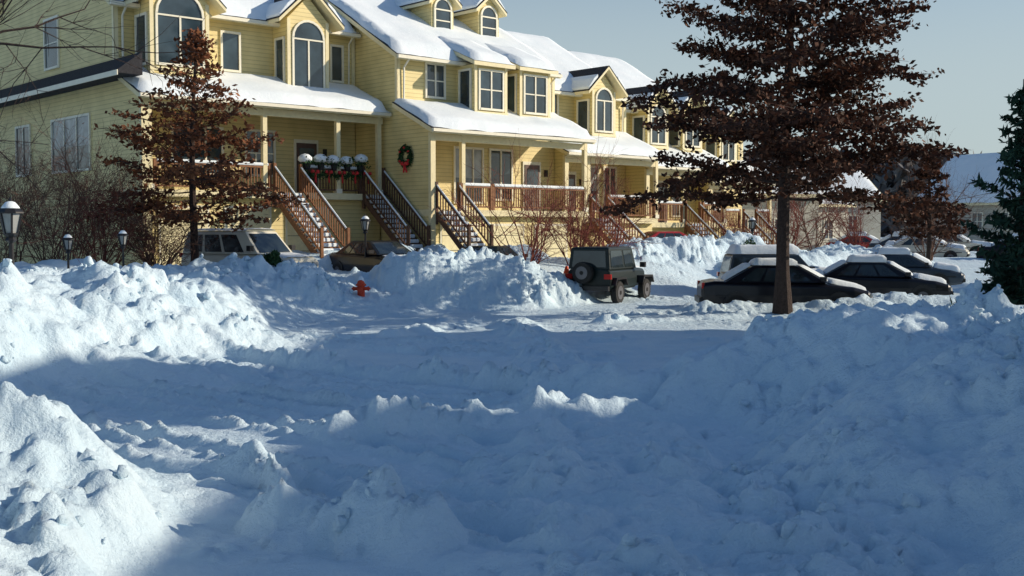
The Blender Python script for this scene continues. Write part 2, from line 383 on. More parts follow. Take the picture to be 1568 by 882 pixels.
def townhouse(s0,s1,b0,zd,ze,zu,zr,depth,bays,gnd_w,door,posts,rails,stair,ridge=8.0,roofdorm=(),sidewall=True,endpent=False,seed=1):
    W=s1-s0; yf=2.2; yr=ridge; zt=ze+1.2
    loc=(OX+CA*s0-SA*b0,OY+SA*s0+CA*b0,0); P=empty('townhouse',loc,math.radians(42))
    B=MB();S=MB()
    ybk=yr+(yr-yf) if not endpent else depth
    sl=(zr-zu)/(yr-yf)
    B.prism_x([(yf,0),(yf,zu),(yr,zr),(ybk,zr-sl*(ybk-yr)),(ybk,0)],.01,W-.01,0)
    if sidewall:
        B.prism_x([(.0,0),(.0,ze-.12),(yf,zt-.16),(yf,0)],.012,.20,0)
        B.box(-.02,.22,-.03,-.002,.3,ze-.15,1)
        B.box(-.025,.008,.0,.12,.3,ze-.12,1)
    for x in (.0,W-.14): B.box(x-.02,x+.14,yf-.03,yf-.002,zt,zu-.1,1)
    B.box(-.03,.006,yf-.03,yf+.12,zt,zu-.05,1)
    B.box(.22,W-.05,.35,yf-.01,0,zd-.26,0)
    k=.8
    while k<W-2.4:
        if not any(a-.3<k+1<b+.3 for a,b,w in stair):
            B.box(k-.08,k+1.9,.31,.348,.5,zd-.55,7); B.box(k,k+1.82,.30,.312,.5,zd-.65,1)
            for q in (1,2,3): B.box(k,k+1.82,.292,.300,.5+q*.6,.52+q*.6,5)
        k+=2.6
    B.box(.0,W-.03,-.0,yf-.01,zd-.25,zd,1)
    B.prism_x([(-.4,ze-.18),(-.4,ze+.0),(yf,zt+.0),(yf,zt-.18)],-.25,W-.03,1)
    B.prism_x([(-.42,ze+.003),(-.42,ze+.03),(yf,zt+.03),(yf,zt+.003)],-.27,W-.03,3)
    B.box(-.25,W-.05,-.52,-.402,ze-.12,ze+.0,7)
    snow_sheet(-.22,W-.06,-.46,ze+.02,yf,zt+.03,.28,'porch_roof_snow',P,.12,seed=seed)
    B.prism_x([(yf-.45,zu-.45*sl-.14),(yf-.45,zu-.45*sl+.05),(yr,zr+.05),(ybk+.3,zr-sl*(ybk+.3-yr)+.05),(ybk+.3,zr-sl*(ybk+.3-yr)-.14),(yr,zr-.14)],-.35,W-.02,1)
    B.prism_x([(yf-.47,zu-.47*sl+.055),(yf-.47,zu-.47*sl+.08),(yr,zr+.08),(ybk+.3,zr-sl*(ybk+.3-yr)+.08),(ybk+.3,zr-sl*(ybk+.3-yr)+.055),(yr,zr+.055)],-.36,W-.02,3)
    B.box(-.34,W-.05,yf-.58,yf-.46,zu-.45*sl-.1,zu-.45*sl+.03,7)
    snow_sheet(-.30,W-.03,yf-.46,zu-.46*sl+.08,yr,zr+.08,.3,'roof_snow',P,.12,m=16,seed=seed+3)
    snow_sheet(-.30,W-.03,ybk,zr-sl*(ybk-yr)+.08,yr,zr+.08,.3,'back_roof_snow',P,.1,m=8,seed=seed+5)
    for x in (.28,W-.35):
        B.tube([(x,yf-.5,zu-.3),(x,yf-.1,zu-.65),(x,yf-.08,zt+.1)],[.045]*3,6,7)
    for (xc,hw,pr,style,zw0,zw1) in bays:
        fy=yf-pr; zb=ze+ (zt-ze)*max(0,(fy+.4))/(yf+.4)-.1
        top=zu-.35 if style=='shed' else zu-.1
        B.box(xc-hw,xc+hw,fy,yf-.005,zb-.2,top,0)
        for x in (xc-hw,xc+hw-.12): B.box(x-.012,x+.132,fy-.03,fy-.002,zb-.2,top,1)
        B.box(xc-hw-.03,xc+hw+.03,fy-.05,fy-.031,zw0-.28,zw0-.14,1)
        win(B,'F',fy,xc-hw+.28,xc+hw-.28,zw0,zw1,2 if hw>.7 else 1,2 if style=='shed' else 1,arch=(style=='gable'))
        if pr>1: win(B,'L',xc-hw,fy+.25,yf-.3,zw0,zw1,1,1)
        if style=='shed':
            q=1.4
            B.prism_x([(fy-.3,top-.08),(fy-.3,top+.08),(yf+q,zu+q*sl+.12),(yf+q,zu+q*sl-.05)],xc-hw-.25,xc+hw+.25,1)
            snow_sheet(xc-hw-.24,xc+hw+.24,fy-.32,top+.09,yf+q,zu+q*sl+.13,.26,'bay_roof_snow',P,.06,seed=seed+7)
        else:
            zp=top+.95*hw+.3
            B.prism_y([(xc-hw,top),(xc,zp-.25),(xc+hw,top)],fy+.001,yf+1.5,0)
            gable(B,S,xc,hw+.55,fy-.35,yf+2.6,top-.1,zp+.1,bare=(int(xc*3)%2==0))
    for (xc,fy) in roofdorm:
        zr0=zu+(fy-yf)*sl; hw=.62; top=zr0+1.5
        B.box(xc-hw,xc+hw,fy,fy+2.4,zr0-.1,top,0)
        win(B,'F',fy,xc-hw+.2,xc+hw-.2,zr0+.25,top-.35,1,2,arch=True)
        B.prism_y([(xc-hw,top),(xc,top+.6),(xc+hw,top)],fy+.001,fy+2.4,0)
        gable(B,S,xc,hw+.3,fy-.25,fy+3.2,top-.05,top+.75)
    for (face,a0,a1,z0,z1,nx_,nz_,g) in gnd_w:
        pos=yf if face=='F' else 0.01
        win(B,face,pos,a0,a1,z0,z1,nx_,nz_,glass=g)
    for (a,b) in door:
        B.box(a-.1,b+.1,yf-.06,yf-.003,zd,zd+2.25,7); B.box(a,b,yf-.09,yf-.061,zd+.02,zd+2.1,6)
        B.box(a+.12,b-.12,yf-.10,yf-.091,zd+1.1,zd+1.9,2)
        B.box(b+.35,b+.47,yf-.14,yf-.003,zd+1.6,zd+1.9,5)
    for x in posts: B.box(x-.09,x+.09,.02,.2,zd,ze-.13,1); B.box(x-.13,x+.13,-.03,.24,zd,zd+.18,7); 
    B.box(.2,W-.1,.03,.17,ze-.42,ze-.16,1)
    if endpent:
        B.prism_y([(-.9,zt-.55),(-.9,zt-.42),(-.02,zt+.25),(-.02,zt-.55)],-.2,depth,3)
        B.prism_y([(-.94,zt-.62),(-.94,zt-.44),(-.905,zt-.44),(-.905,zt-.62)],-.2,depth,7)
        B.box(-.03,.3,-.06,-.035,.3,ze-.2,1)
    B.build('walls_and_roof',HM,P)
    if S.v: S.build('gable_snow',[SNOWR],P,bevel=.05)
    for (a,b,w) in rails: rail(P,a,b,.08,zd,w)
    for (a,b,w) in stair:
        wx=(a+b)/2; px=loc[0]+CA*wx+SA*2.3; py=loc[1]+SA*wx-CA*2.3
        stairs(P,a,b,-.01,zd,max(gz(px,py)-.1,.6),w)
    return P
townhouse(-10.5,-.03,3.0,4.0,7.3,11.0,15.4,19,
  [(7.5,.95,1.1,'gable',8.25,10.1),(1.9,1.15,1.35,'gable',8.6,10.3)],
  [('F',5.3,6.5,4.75,6.45,3,2,2),('F',2.2,4.2,4.75,6.45,3,1,2),('F',9.3,9.8,8.8,10.2,1,1,2),('F',4.3,5.0,8.8,10.2,1,1,2),
   ('L',4.6,8.4,4.9,6.9,3,1,4),('L',7.6,9.0,9.1,11.0,1,2,2),('L',11,12.6,4.9,6.9,2,1,2)],
  [(7.55,8.5)],[.3,4.9,8.2,10.2],[(6.55,9.25,WOODD),(.5,5.1,WOOD)],[(5.3,6.4,WOOD),(9.4,10.35,WOODD)],ridge=9.5,endpent=True,seed=11)
townhouse(0,8.9,0,3.35,6.5,9.8,13.1,14,
  [(4.0,.9,1.2,'shed',7.65,9.2),(6.55,.9,1.2,'shed',7.65,9.2)],
  [('F',1.5,2.4,8.1,9.4,2,2,2),('F',3.0,4.5,3.75,6.0,3,1,4),('F',5.0,6.2,3.9,6.0,2,1,2),('F',7.9,8.4,8.2,9.5,1,1,2)],
  [(7.0,7.9)],[1.7,8.75],[(1.6,3.2,WOOD),(3.3,8.7,WOOD)],[(.3,1.4,WOODD)],roofdorm=[(4.2,4.5),(6.9,4.5)],seed=21)
townhouse(8.9,15.4,1.5,3.1,6.05,9.3,12.7,14,
  [(3.6,.8,1.2,'gable',7.3,8.7)],
  [('F',.6,1.6,8.0,9.0,2,1,2),('F',3.4,4.4,3.5,5.6,2,1,4),('F',4.9,5.7,3.5,5.6,2,1,2)],
  [(1.9,2.8)],[1.6,6.4],[(3.0,6.3,WOOD)],[(1.7,2.8,WOOD)],seed=31,sidewall=True)
townhouse(15.4,22.0,2.3,2.9,5.7,8.9,12.3,14,
  [(2.0,.8,1.2,'gable',7.0,8.3),(4.8,.8,1.2,'gable',7.0,8.3)],
  [('F',1.0,2.2,3.3,5.3,2,1,4),('F',4.6,5.7,3.3,5.3,2,1,2)],
  [(3.2,4.1)],[3.0,6.4],[(.3,2.9,WOOD),(4.6,6.4,WOOD)],[(3.1,4.2,WOOD)],seed=41)
townhouse(22.0,28.0,3.6,2.6,5.2,8.2,11.2,13,
  [(3.0,.8,1.2,'gable',6.5,7.7)],[('F',1.0,2.2,3.0,4.9,2,1,2)],[(3.2,4.1)],[.3,5.8],[(.3,2.9,WOOD),(4.5,5.7,WOOD)],[(3.2,4.3,WOOD)],seed=51)

def row_pt(s,b): return (OX+CA*s-SA*b, OY+SA*s+CA*b)

# ------------------------------------------------------------ leaf quads
def quads(centers,size,rng,flat=0.0,asp=1.6):
    n=len(centers); C=np.asarray(centers)
    a=rng.normal(size=(n,3)); h=rng.normal(size=(n,3)); h[:,2]*=(1-flat); a[:,2]*=(1-flat); a/=np.linalg.norm(a,axis=1,keepdims=True)
    b=np.cross(a,h); b/=np.linalg.norm(b,axis=1,keepdims=True)+1e-9
    s=size*(.55+.9*rng.random((n,1)))
    V=np.stack([C-a*s*.5*asp,C+b*s*.42+a*s*.05,C+a*s*.5*asp,C-b*s*.42-a*s*.1],1).reshape(-1,3)
    return V,np.arange(4*n).reshape(n,4)
def join_tree(name,B,LV,mats):
    nb=len(B.v); vs=B.v+[tuple(v) for v in LV.tolist()]
    nq=len(LV)//4; fs=B.f+[(nb+4*i,nb+4*i+1,nb+4*i+2,nb+4*i+3) for i in range(nq)]
    me=bpy.data.meshes.new(name); me.from_pydata(vs,[],fs)
    for m in mats: me.materials.append(m)
    me.polygons.foreach_set('material_index',[0]*len(B.f)+[1]*nq); me.update()
    o=bpy.data.objects.new(name,me); return link(o)
def oak(name,loc,H,r0,zlow,prof,nl,nleaf,lsize,lm,seed,droop=.18,dens=1.0,vs=.05,up=.55):
    rng=np.random.default_rng(seed); B=MB(); x0,y0,z0=loc
    tp=[];tr=[]
    for i in range(12):
        t=i/11; tp.append((x0+.12*math.sin(t*5+seed)*t*H/8,y0+.1*math.cos(t*4+seed)*t,z0+H*t)); tr.append(r0*(1-t)**.8+.012+(r0*.5*max(0,.06-t)/.06))
    B.tube(tp,tr,10,0)
    C=[]
    def trunk(t):
        f=t*11;i=min(10,int(f));f-=i;a=np.array(tp[i]);b=np.array(tp[i+1]);return a+(b-a)*f
    for k in range(nl):
        t=zlow+(1-zlow)*((k+rng.random()*.8)/nl); t=min(t,.985)
        q=(t-zlow)/(1-zlow); R=prof(q)*(.66+.42*rng.random()); az=k*2.39996+rng.normal()*.25
        p=trunk(t); el=-droop*(1-q)+up*q**1.3+rng.normal()*.06
        pts=[p]; d=np.array([math.cos(az)*math.cos(el),math.sin(az)*math.cos(el),math.sin(el)]); ns=7
        for j in range(ns):
            d=d+rng.normal(size=3)*.09; d[2]+= (.04 if j<3 else -.025); d/=np.linalg.norm(d); pts.append(pts[-1]+d*R/ns)
        rr=[max(.011,r0*.22*(1-.6*q)*(1-j/(ns+.6))) for j in range(ns+1)]
        B.tube(pts,rr,5,0)
        ntw=int(6+R*4.0)
        for w in range(ntw):
            f=.16+.84*(w+rng.random())/ntw; ff=f*ns; j=min(ns-1,int(ff)); a=pts[j]+(pts[j+1]-pts[j])*(ff-j)
            dd=(pts[j+1]-pts[j]); dd/=np.linalg.norm(dd); sd=np.cross(dd,[0,0,1]); sd/=np.linalg.norm(sd)+1e-9
            sg=1 if w%2 else -1
            v=dd*.75+sd*sg*(.6+.4*rng.random())+np.array([0,0,rng.normal()*.2]); v/=np.linalg.norm(v)
            L=(.22+.22*rng.random())*R*(1.15-f*.8)+.15
            e=a+v*L; mid=a+v*L*.5+rng.normal(size=3)*.04*L; B.tube([a,mid,e],[.011+.002*R,.009,.005],3,0)
            nc=max(2,int(L/.17))
            for c in range(nc):
                g=(c+.7)/nc
                if rng.random()>dens: continue
                cc=a+v*L*g+rng.normal(size=3)*.04
                m=int(nleaf*(.3+1.2*rng.random()))
                C.append(cc+rng.normal(size=(m,3))*np.array([.13,.13,vs]))
    C=np.concatenate(C); V,_=quads(C,lsize,rng,flat=.2)
    print(name,'leaves',len(C)); return join_tree(name,B,V,[BARK,lm])
def prof_big(q): return 5.9*(min(1,.78+q*1.4) if q<.16 else max(.06,(1-((q-.16)/.84)**1.15)))
oak('oak_tree',(8.25,34.6,gz(8.25,34.6)-.1),14.6,.21,.235,prof_big,80,7,.115,OAKL,5,droop=.10,dens=.88,vs=.07,up=.58)
def prof_s(q): return 3.8*(min(1,.75+q*1.5) if q<.17 else max(.05,(1-((q-.17)/.83)**.9)))
oak('oak_tree',(-9.75,35,gz(-9.75,35)-.1),7.6,.13,.22,prof_s,54,5.5,.105,OAKL2,9,droop=.0,dens=.72,up=.55,vs=.06)
oak('oak_tree',(20.5,56,gz(20.5,56)-.1),5.8,.13,.26,lambda q:.6*prof_s(q),34,5,.16,OAKL,13,droop=.05,dens=.8)
oak('oak_tree',(24,49,gz(24,49)-.1),5.2,.10,.28,lambda q:.6*prof_s(q),28,5,.14,OAKL,14,droop=.05,dens=.7)

def conifer(name,loc,H,R,seed,nlev=30,ls=.10,dn=1.0):
    rng=np.random.default_rng(seed);B=MB();x,y,z=loc
    B.tube([(x,y,z),(x+.05,y,z+H*.5),(x,y,z+H)],[H*.018,H*.011,.01],7,0); C=[]
    for k in range(nlev):
        t=.08+.9*k/nlev; rad=R*(1-t)**.75*(.5+.7*rng.random())+.1
        for w in range(5):
            az=rng.random()*6.28; L=rad*(.5+.7*rng.random()); el=.12+.5*t+rng.normal()*.1
            a=np.array([x,y,z+H*t]); v=np.array([math.cos(az)*math.cos(el),math.sin(az)*math.cos(el),math.sin(el)])
            e=a+v*L; B.tube([a,a+v*L*.5,e],[.02,.014,.006],3,0)
            n=int((12+L*55)*dn); g=rng.random(n)**.6
            C.append(a+np.outer(g,v)*L+rng.normal(size=(n,3))*np.array([.075,.075,.04])*(.6+.5*L/R))
    C=np.concatenate(C);V,_=quads(C,ls,rng,asp=3.0); return join_tree(name,B,V,[BARK,PINEL])
conifer('pine_tree',(11.15,25,gz(11.15,25)-.1),5.6,1.35,3,nlev=22,ls=.08)
conifer('pine_tree',(12.9,26.8,gz(12.9,26.8)-.1),4.8,1.9,4,nlev=24,ls=.09)
conifer('pine_tree',(21.6,47,gz(21.6,47)-.1),4.0,1.5,6,nlev=22)

def shrub(name,loc,h,spread,stems,seed,mt=TWIG,depth=3,r=.02,lean=(0,0),base=None):
    rng=np.random.default_rng(seed);B=MB()
    if base is not None: B.tube([base,((base[0]+loc[0])/2+.05,base[1],(base[2]+loc[2])/2),loc],[r*2.2,r*2,r*1.6],8,0)
    def grow(p,d,L,r,lv):
        pts=[p];dd=d.copy()
        for j in range(4):
            dd=dd+rng.normal(size=3)*.14; dd[2]+=.03; dd/=np.linalg.norm(dd); pts.append(pts[-1]+dd*L/4)
        B.tube(pts,[r,r*.85,r*.7,r*.55,r*.4],4 if lv>1 else 3,0)
        if lv>0:
            for k in range(5):
                f=rng.integers(1,5); v=dd+rng.normal(size=3)*.65; v/=np.linalg.norm(v); grow(pts[f],v,L*(.45+.25*rng.random()),max(.0045,r*.5),lv-1)
    for s in range(stems):
        az=rng.random()*6.28; k=spread*(.3+.7*rng.random())
        d=np.array([math.cos(az)*k+lean[0],math.sin(az)*k+lean[1],1.0]); d/=np.linalg.norm(d)
        grow(np.array(loc,dtype=float)+np.array([rng.normal()*.1,rng.normal()*.1,0])*(base is None),d,h*(.55+.3*rng.random()),r,depth)
    return B.build(name,[mt],normals=False)
for i,(x,y,h,st) in enumerate([(-13.2,32.5,3.4,10),(-12.0,33.5,3.2,9),(-14.6,31.5,3.2,9),(-11.0,34.6,3.0,9),(-13.8,35.5,3.8,9),(-15.3,34.5,3.6,9),(-12.6,34.8,3.6,9)]):
    shrub('bare_shrub',(x,y,gz(x,y)-.1),h,.6,st,100+i,TWIGR if i%3==1 else TWIG,3,.022)
for i,(x,y,h,mt) in enumerate([(.6,40.8,3.2,TWIGR),(2.4,42.8,3.4,TWIGR),(3.6,44.0,3.0,TWIGR),(-10.4,33.6,1.8,TWIG),(14.5,60,4.2,TWIGR),(17.5,66,4.6,TWIG),(26,70,6,TWIG),(11.2,58,2.5,TWIGR),(19,62,3.6,TWIGR),(22,60,3.4,TWIG)]):
    shrub('bare_tree',(x,y,gz(x,y)-.1),h,.85,9,130+i,mt,3,.036)
shrub('bare_tree',(-8.9,14.0,3.4),3.6,.5,4,171,BARK,3,.035,lean=(.9,0),base=(-9.0,14.0,-.1))
def bush(loc,r,seed,m=GREENL,n=1800,ls=.06):
    rng=np.random.default_rng(seed); d=rng.normal(size=(n,3)); d/=np.linalg.norm(d,axis=1,keepdims=True)
    d*= (1+.25*np.sin(d[:,:1]*5+seed)+.15*rng.normal(size=(n,1)))*rng.random((n,1))**.25
    C=np.array(loc)+d*np.array([r,r,r*.75]); V,F=quads(C,ls,rng); return np_mesh('evergreen_shrub',V,F,[m])
for i,(x,y,r) in enumerate([(10.6,24.6,.5),(11.6,26.5,.5),(-7.3,34.6,.32),(10.8,52,.6)]):
    bush((x,y,gz(x,y)+.15),r,300+i)

# ------------------------------------------------------------ porch plants, wreath
def plants():
    B=MB();S=MB();R=MB(); rng=np.random.default_rng(4); C=[]
    for i in range(5):
        s=-3.8+i*.62; 
        x,y=row_pt(s,2.95); z=5.0
        B.lathe([(.10,0),(.15,.22),(.16,.24)],(x,y,z-.1),'z',10,0)
        C.append(np.array([x,y,z+.2])+rng.normal(size=(160,3))*np.array([.16,.16,.10]))
        S.lathe([(.2,.0),(.29,.08),(.27,.2),(.15,.3),(.02,.33)],(x+rng.normal()*.04,y,z+.22+rng.normal()*.03),'z',10,0)
        xb,yb=row_pt(s+.3,2.86)
        for a in (-.12,.12): R.lathe([(.02,0),(.08,.04),(.07,.12),(.01,.15)],(xb+a*.7,yb+a*.5,z-.25),'z',8,0)
        R.tube([(xb,yb,z-.2),(xb+.03,yb-.03,z-.6)],[.05,.03],5,0)
    P=empty('porch_flower_boxes'); B.build('pots',[DARK],P); S.build('snow_caps',[SNOWR],P,smooth=True); R.build('red_bows',[RED],P)
    g=[]
    for i in range(60):
        s=-3.95+2.65*i/60; z=4.8-.16*abs(math.sin(i*.33)); x,y=row_pt(s,2.88); g.append((x,y,z))
    C.append(np.repeat(np.array(g),12,0)+rng.normal(size=(720,3))*.045)
    V,F=quads(np.concatenate(C),.07,rng); np_mesh('greenery',V,F,[GREENL],parent=P)
plants()
def wreath():
    rng=np.random.default_rng(8); P=empty('wreath'); C=[]
    for i in range(900):
        t=rng.random()*6.283; a=rng.normal(size=3)*.05
        b=1.55+math.cos(t)*.34+a[0]; x,y=row_pt(-.09+a[1]*.7,b); C.append((x,y,5.5+math.sin(t)*.34+a[2]))
    V,F=quads(np.array(C),.08,rng); np_mesh('wreath_greens',V,F,[GREENL],parent=P)
    B=MB(); x,y=row_pt(-.16,1.5)
    B.lathe([(.02,-.07),(.08,-.04),(.08,.04),(.02,.07)],(x,y,5.16),'z',8,0)
    for sg in (-1,1):
        x2,y2=row_pt(-.16,1.5+sg*.14); B.lathe([(.02,-.08),(.1,-.03),(.1,.05),(.02,.09)],(x2,y2,5.2),'z',8,0)
        x3,y3=row_pt(-.14,1.5+sg*.1); B.tube([(x,y,5.15),(x3,y3,4.85)],[.05,.04],5,0)
    for t in (0.6,1.6,2.6,3.7,5.7):
        x4,y4=row_pt(-.16,1.55+math.cos(t)*.34); B.lathe([(.01,-.05),(.05,-.02),(.05,.03),(.01,.05)],(x4,y4,5.5+math.sin(t)*.34),'z',8,0)
    B.build('red_bow',[RED],P)
wreath()

# ------------------------------------------------------------ street lamps
def lamp(x,y,ztop,s=1.0):
    zg=gz(x,y)-.3; P=empty('street_lamp',(x,y,0)); B=MB(); G=MB(); S=MB()
    zb=ztop-.62*s
    B.tube([(0,0,zg),(0,0,zb-.12*s)],[.05*s,.04*s],8,0)
    B.lathe([(.04*s,-.14*s),(.10*s,-.10*s),(.07*s,-.05*s),(.12*s,0),(.12*s,.02*s)],(0,0,zb),'z',8,0)
    G.lathe([(.10*s,.022*s),(.17*s,.34*s)],(0,0,zb),'z',6,0)
    for k in range(6):
        t=2*math.pi*k/6; c,q=math.cos(t),math.sin(t); B.tube([(c*.11*s,q*.11*s,zb+.01),(c*.18*s,q*.18*s,zb+.35*s)],[.018*s]*2,4,0)
    B.lathe([(.22*s,.345*s),(.215*s,.37*s),(.09*s,.50*s),(.03*s,.53*s),(.03*s,.58*s),(.005,.62*s)],(0,0,zb),'z',8,0)
    S.lathe([(.17*s,.41*s),(.14*s,.46*s),(.08*s,.53*s),(.01,.55*s)],(0,0,zb),'z',8,0)
    B.build('post_and_frame',[BLACKM],P);G.build('lantern_glass',[LAMPG],P);S.build('snow_cap',[SNOWR],P,smooth=True)
lamp(-9.5,21.6,3.2,1.15); lamp(-11.7,30,2.5,.75); lamp(-10.25,30,2.6,.7); lamp(-5.1,39.6,3.1,.9); lamp(11.6,55,3.2,1)

# ------------------------------------------------------------ vehicles
def wheel(B,x,y,z,r,w=.2,axis='y'):
    B.lathe([(r*.62,-w/2),(r*.94,-w/2),(r,-w*.35),(r,w*.35),(r*.94,w/2),(r*.62,w/2)],(x,y,z),axis,20,0)
    B.lathe([(r*.60,-w/2-.012),(r*.52,-w*.3),(r*.52,w*.3),(r*.60,w/2+.012)],(x,y,z),axis,16,1)
    B.lathe([(r*.18,-w/2-.03),(r*.2,-w*.4),(r*.2,w*.4),(r*.18,w/2+.03)],(x,y,z),axis,10,0)
def loft(B,st,m=0):
    vs=[];fs=[]
    for (x,zb,zt,hw) in st:
        pr=[(-hw*.86,zb),(-hw*.98,zb+.10),(-hw,zb+(zt-zb)*.5),(-hw*.97,zt-.10),(-hw*.88,zt-.015),(-hw*.45,zt+.015),(hw*.45,zt+.015),(hw*.88,zt-.015),(hw*.97,zt-.10),(hw,zb+(zt-zb)*.5),(hw*.98,zb+.10),(hw*.86,zb)]
        vs+=[(x,a,b) for a,b in pr]
    n=12
    for i in range(len(st)-1):
        for k in range(n): fs.append((i*n+k,i*n+(k+1)%n,(i+1)*n+(k+1)%n,(i+1)*n+k))
    fs.append(tuple(range(n))); fs.append(tuple((len(st)-1)*n+k for k in range(n-1,-1,-1)))
    B.add(vs,fs,m)
def greenhouse(B,G,xb0,xb1,xr0,xr1,z0,z1,h0,h1,splits):
    b=[(xb0,-h0,z0),(xb1,-h0,z0),(xb1,h0,z0),(xb0,h0,z0)]; r=[(xr0,-h1,z1),(xr1,-h1,z1),(xr1,h1,z1),(xr0,h1,z1)]
    rc=[(xr0+.08,-h1*.85,z1+.035),(xr1-.08,-h1*.85,z1+.035),(xr1-.08,h1*.85,z1+.035),(xr0+.08,h1*.85,z1+.035)]
    B.add(b+r+rc,[(0,1,5,4),(1,2,6,5),(2,3,7,6),(3,0,4,7),(4,5,9,8),(5,6,10,9),(6,7,11,10),(7,4,8,11),(8,9,10,11)],0)
    def pane(p00,p10,p11,p01,u0,u1,v0,v1):
        P=[Vector(p) for p in (p00,p10,p11,p01)]; n=(P[1]-P[0]).cross(P[3]-P[0]).normalized()*.012
        f=lambda u,v:(P[0]*(1-u)+P[1]*u)*(1-v)+(P[3]*(1-u)+P[2]*u)*v
        q=[f(u0,v0)+n,f(u1,v0)+n,f(u1,v1)+n,f(u0,v1)+n]; q2=[a-n*1.8 for a in q]
        G.add(q+q2,[(0,1,2,3),(0,4,5,1),(1,5,6,2),(2,6,7,3),(3,7,4,0)],0)
    for u0,u1 in splits:
        pane(b[0],b[1],r[1],r[0],u0,u1,.08,.88)
        pane(b[2],b[3],r[3],r[2],1-u1,1-u0,.08,.88)
    pane(b[1],b[2],r[2],r[1],.07,.93,.06,.92); pane(b[3],b[0],r[0],r[3],.09,.91,.1,.88)
def vehicle(name,loc,hd,kind,paint,snow=('roof','hood'),th=.14,seed=0,sc=1):
    P=empty(name,loc,hd,sc); B=MB();G=MB();W=MB();X=MB()
    if kind=='sedan':
        loft(B,[(-2.36,.42,.80,.70),(-2.28,.30,.95,.80),(-2.0,.22,1.0,.85),(-1.2,.2,.98,.87),(0,.2,.95,.88),(1.0,.2,.93,.87),(1.8,.22,.84,.85),(2.2,.28,.74,.79),(2.34,.38,.64,.70)])
        greenhouse(B,G,-1.75,1.1,-.95,.3,.95,1.39,.80,.60,[(.14,.34),(.37,.62),(.65,.86)])
        wx=(-1.4,1.4);wr=.31;ww=.80;top=1.42; rr=(-.93,.3,.58); hood=(1.15,2.15,.92,.72); trunk=(-2.2,-1.7,.985,.985)
        xr=-2.3;zt=.78;hwid=.62
    elif kind=='suv':
        loft(B,[(-2.26,.5,1.0,.80),(-2.2,.38,1.06,.86),(-1.2,.36,1.07,.88),(.6,.36,1.06,.88),(1.1,.36,1.05,.87),(1.9,.38,.98,.85),(2.2,.44,.90,.80)])
        greenhouse(B,G,-2.18,1.12,-2.02,.5,1.05,1.74,.84,.73,[(.03,.27),(.31,.54),(.58,.83)])
        wx=(-1.35,1.38);wr=.36;ww=.80;top=1.78; rr=(-2.0,.5,.7); hood=(1.15,2.1,1.04,.92); trunk=None
        xr=-2.24;zt=.9;hwid=.72
    else:
        loft(B,[(-1.74,.5,1.12,.74),(-1.70,.46,1.14,.76),(.4,.46,1.14,.76),(.55,.46,1.13,.75)])
        loft(B,[(.5,.5,1.13,.66),(1.0,.5,1.12,.62),(1.72,.5,1.07,.56),(1.76,.52,1.02,.54)])
        greenhouse(B,G,-1.72,.52,-1.66,.28,1.13,1.80,.73,.66,[(.05,.50),(.57,.90)])
        for sx in (-1.12,1.22):
            for sy in (-1,1):
                y0,y1=(.60,.90) if sy>0 else (-.90,-.60)
                if sx<0: y0,y1=(.74,.90) if sy>0 else (-.90,-.74)
                X.prism_y([(sx-.52,.62),(sx-.40,.86),(sx+.40,.86),(sx+.55,.60),(sx+.50,.60),(sx+.36,.80),(sx-.36,.80),(sx-.48,.62)],y0,y1,0)
        X.box(-1.92,-1.78,-.75,.75,.45,.60,0); X.box(1.78,1.95,-.72,.72,.48,.62,0)
        wheel(W,-1.92,.12,1.02,.35,.22,'x')
        for k in range(7): X.box(1.765,1.785,-.3+k*.1-.02,-.3+k*.1+.02,.7,.98,0)
        X.lathe([(.09,0),(.1,.03),(.06,.05)],(1.76,.42,.86),'x',10,2); X.lathe([(.09,0),(.1,.03),(.06,.05)],(1.76,-.42,.86),'x',10,2)
        wx=(-1.12,1.22);wr=.37;ww=.74;top=1.84; rr=(-1.6,.25,.62); hood=(.62,1.7,1.135,1.08); trunk=None
        xr=-1.76;zt=.82;hwid=.68
    for x in wx:
        for s in (-1,1):
            wheel(W,x,s*ww,wr,wr); 
            if kind!='offroad':
                X.lathe([(wr*1.18,-.02),(wr*1.18,.02)],(x,s*(ww+.075),wr+.03),'y',20,0) 
    for s in (-1,1):
        X.box(xr-.05,xr+.02,s*hwid-.12,s*hwid+.12,zt,zt+.16,1)
        if kind!='offroad':
            xf=2.2 if kind=='suv' else 2.26; X.box(xf-.02,xf+.04,s*.6-.14,s*.6+.14,.66 if kind=='suv' else .52,.80 if kind=='suv' else .64,2)
        X.box(.85 if kind!='offroad' else .42,1.0 if kind!='offroad' else .55,s*.98-.09,s*.98+.09,1.0 if kind=='sedan' else 1.15,1.12 if kind=='sedan' else 1.32,0)
    if kind!='offroad':
        xf=2.3 if kind=='sedan' else 2.22; X.box(xf-.08,xf+.06,-.74,.74,.36,.5,0 if kind=='sedan' else 3); X.box(xr-.12,xr-.01,-.74,.74,.36,.52,0 if kind=='sedan' else 3)
        X.box(-2.0,2.0,-.885,-.872,.56,.60,0); X.box(-2.0,2.0,.872,.885,.56,.60,0)
        X.box(xr-.045,xr-.01,-.26,.26,.58,.70,3)
    B.build('body',[paint],P,bevel=.03,smooth=False); G.build('windows',[CARG],P); W.build('wheels',[RUB,RIM],P,smooth=False); X.build('fittings',[BLACKM,TAIL,LAMPG,CHR],P)
    def cap(x0,x1,z0,z1,hw,nm,t):
        o=snow_sheet(-hw,hw,x0,z0,x1,z1,t,nm,P,.05,n=14,m=16,seed=seed)
        o.rotation_euler=(0,0,-math.pi/2)
    if 'roof' in snow: cap(rr[0],rr[1],top,top,rr[2],'roof_snow',th)
    if 'hood' in snow: cap(hood[0],hood[1],hood[2]+.01,hood[3]+.01,.68 if kind!='offroad' else .5,'hood_snow',th*.8)
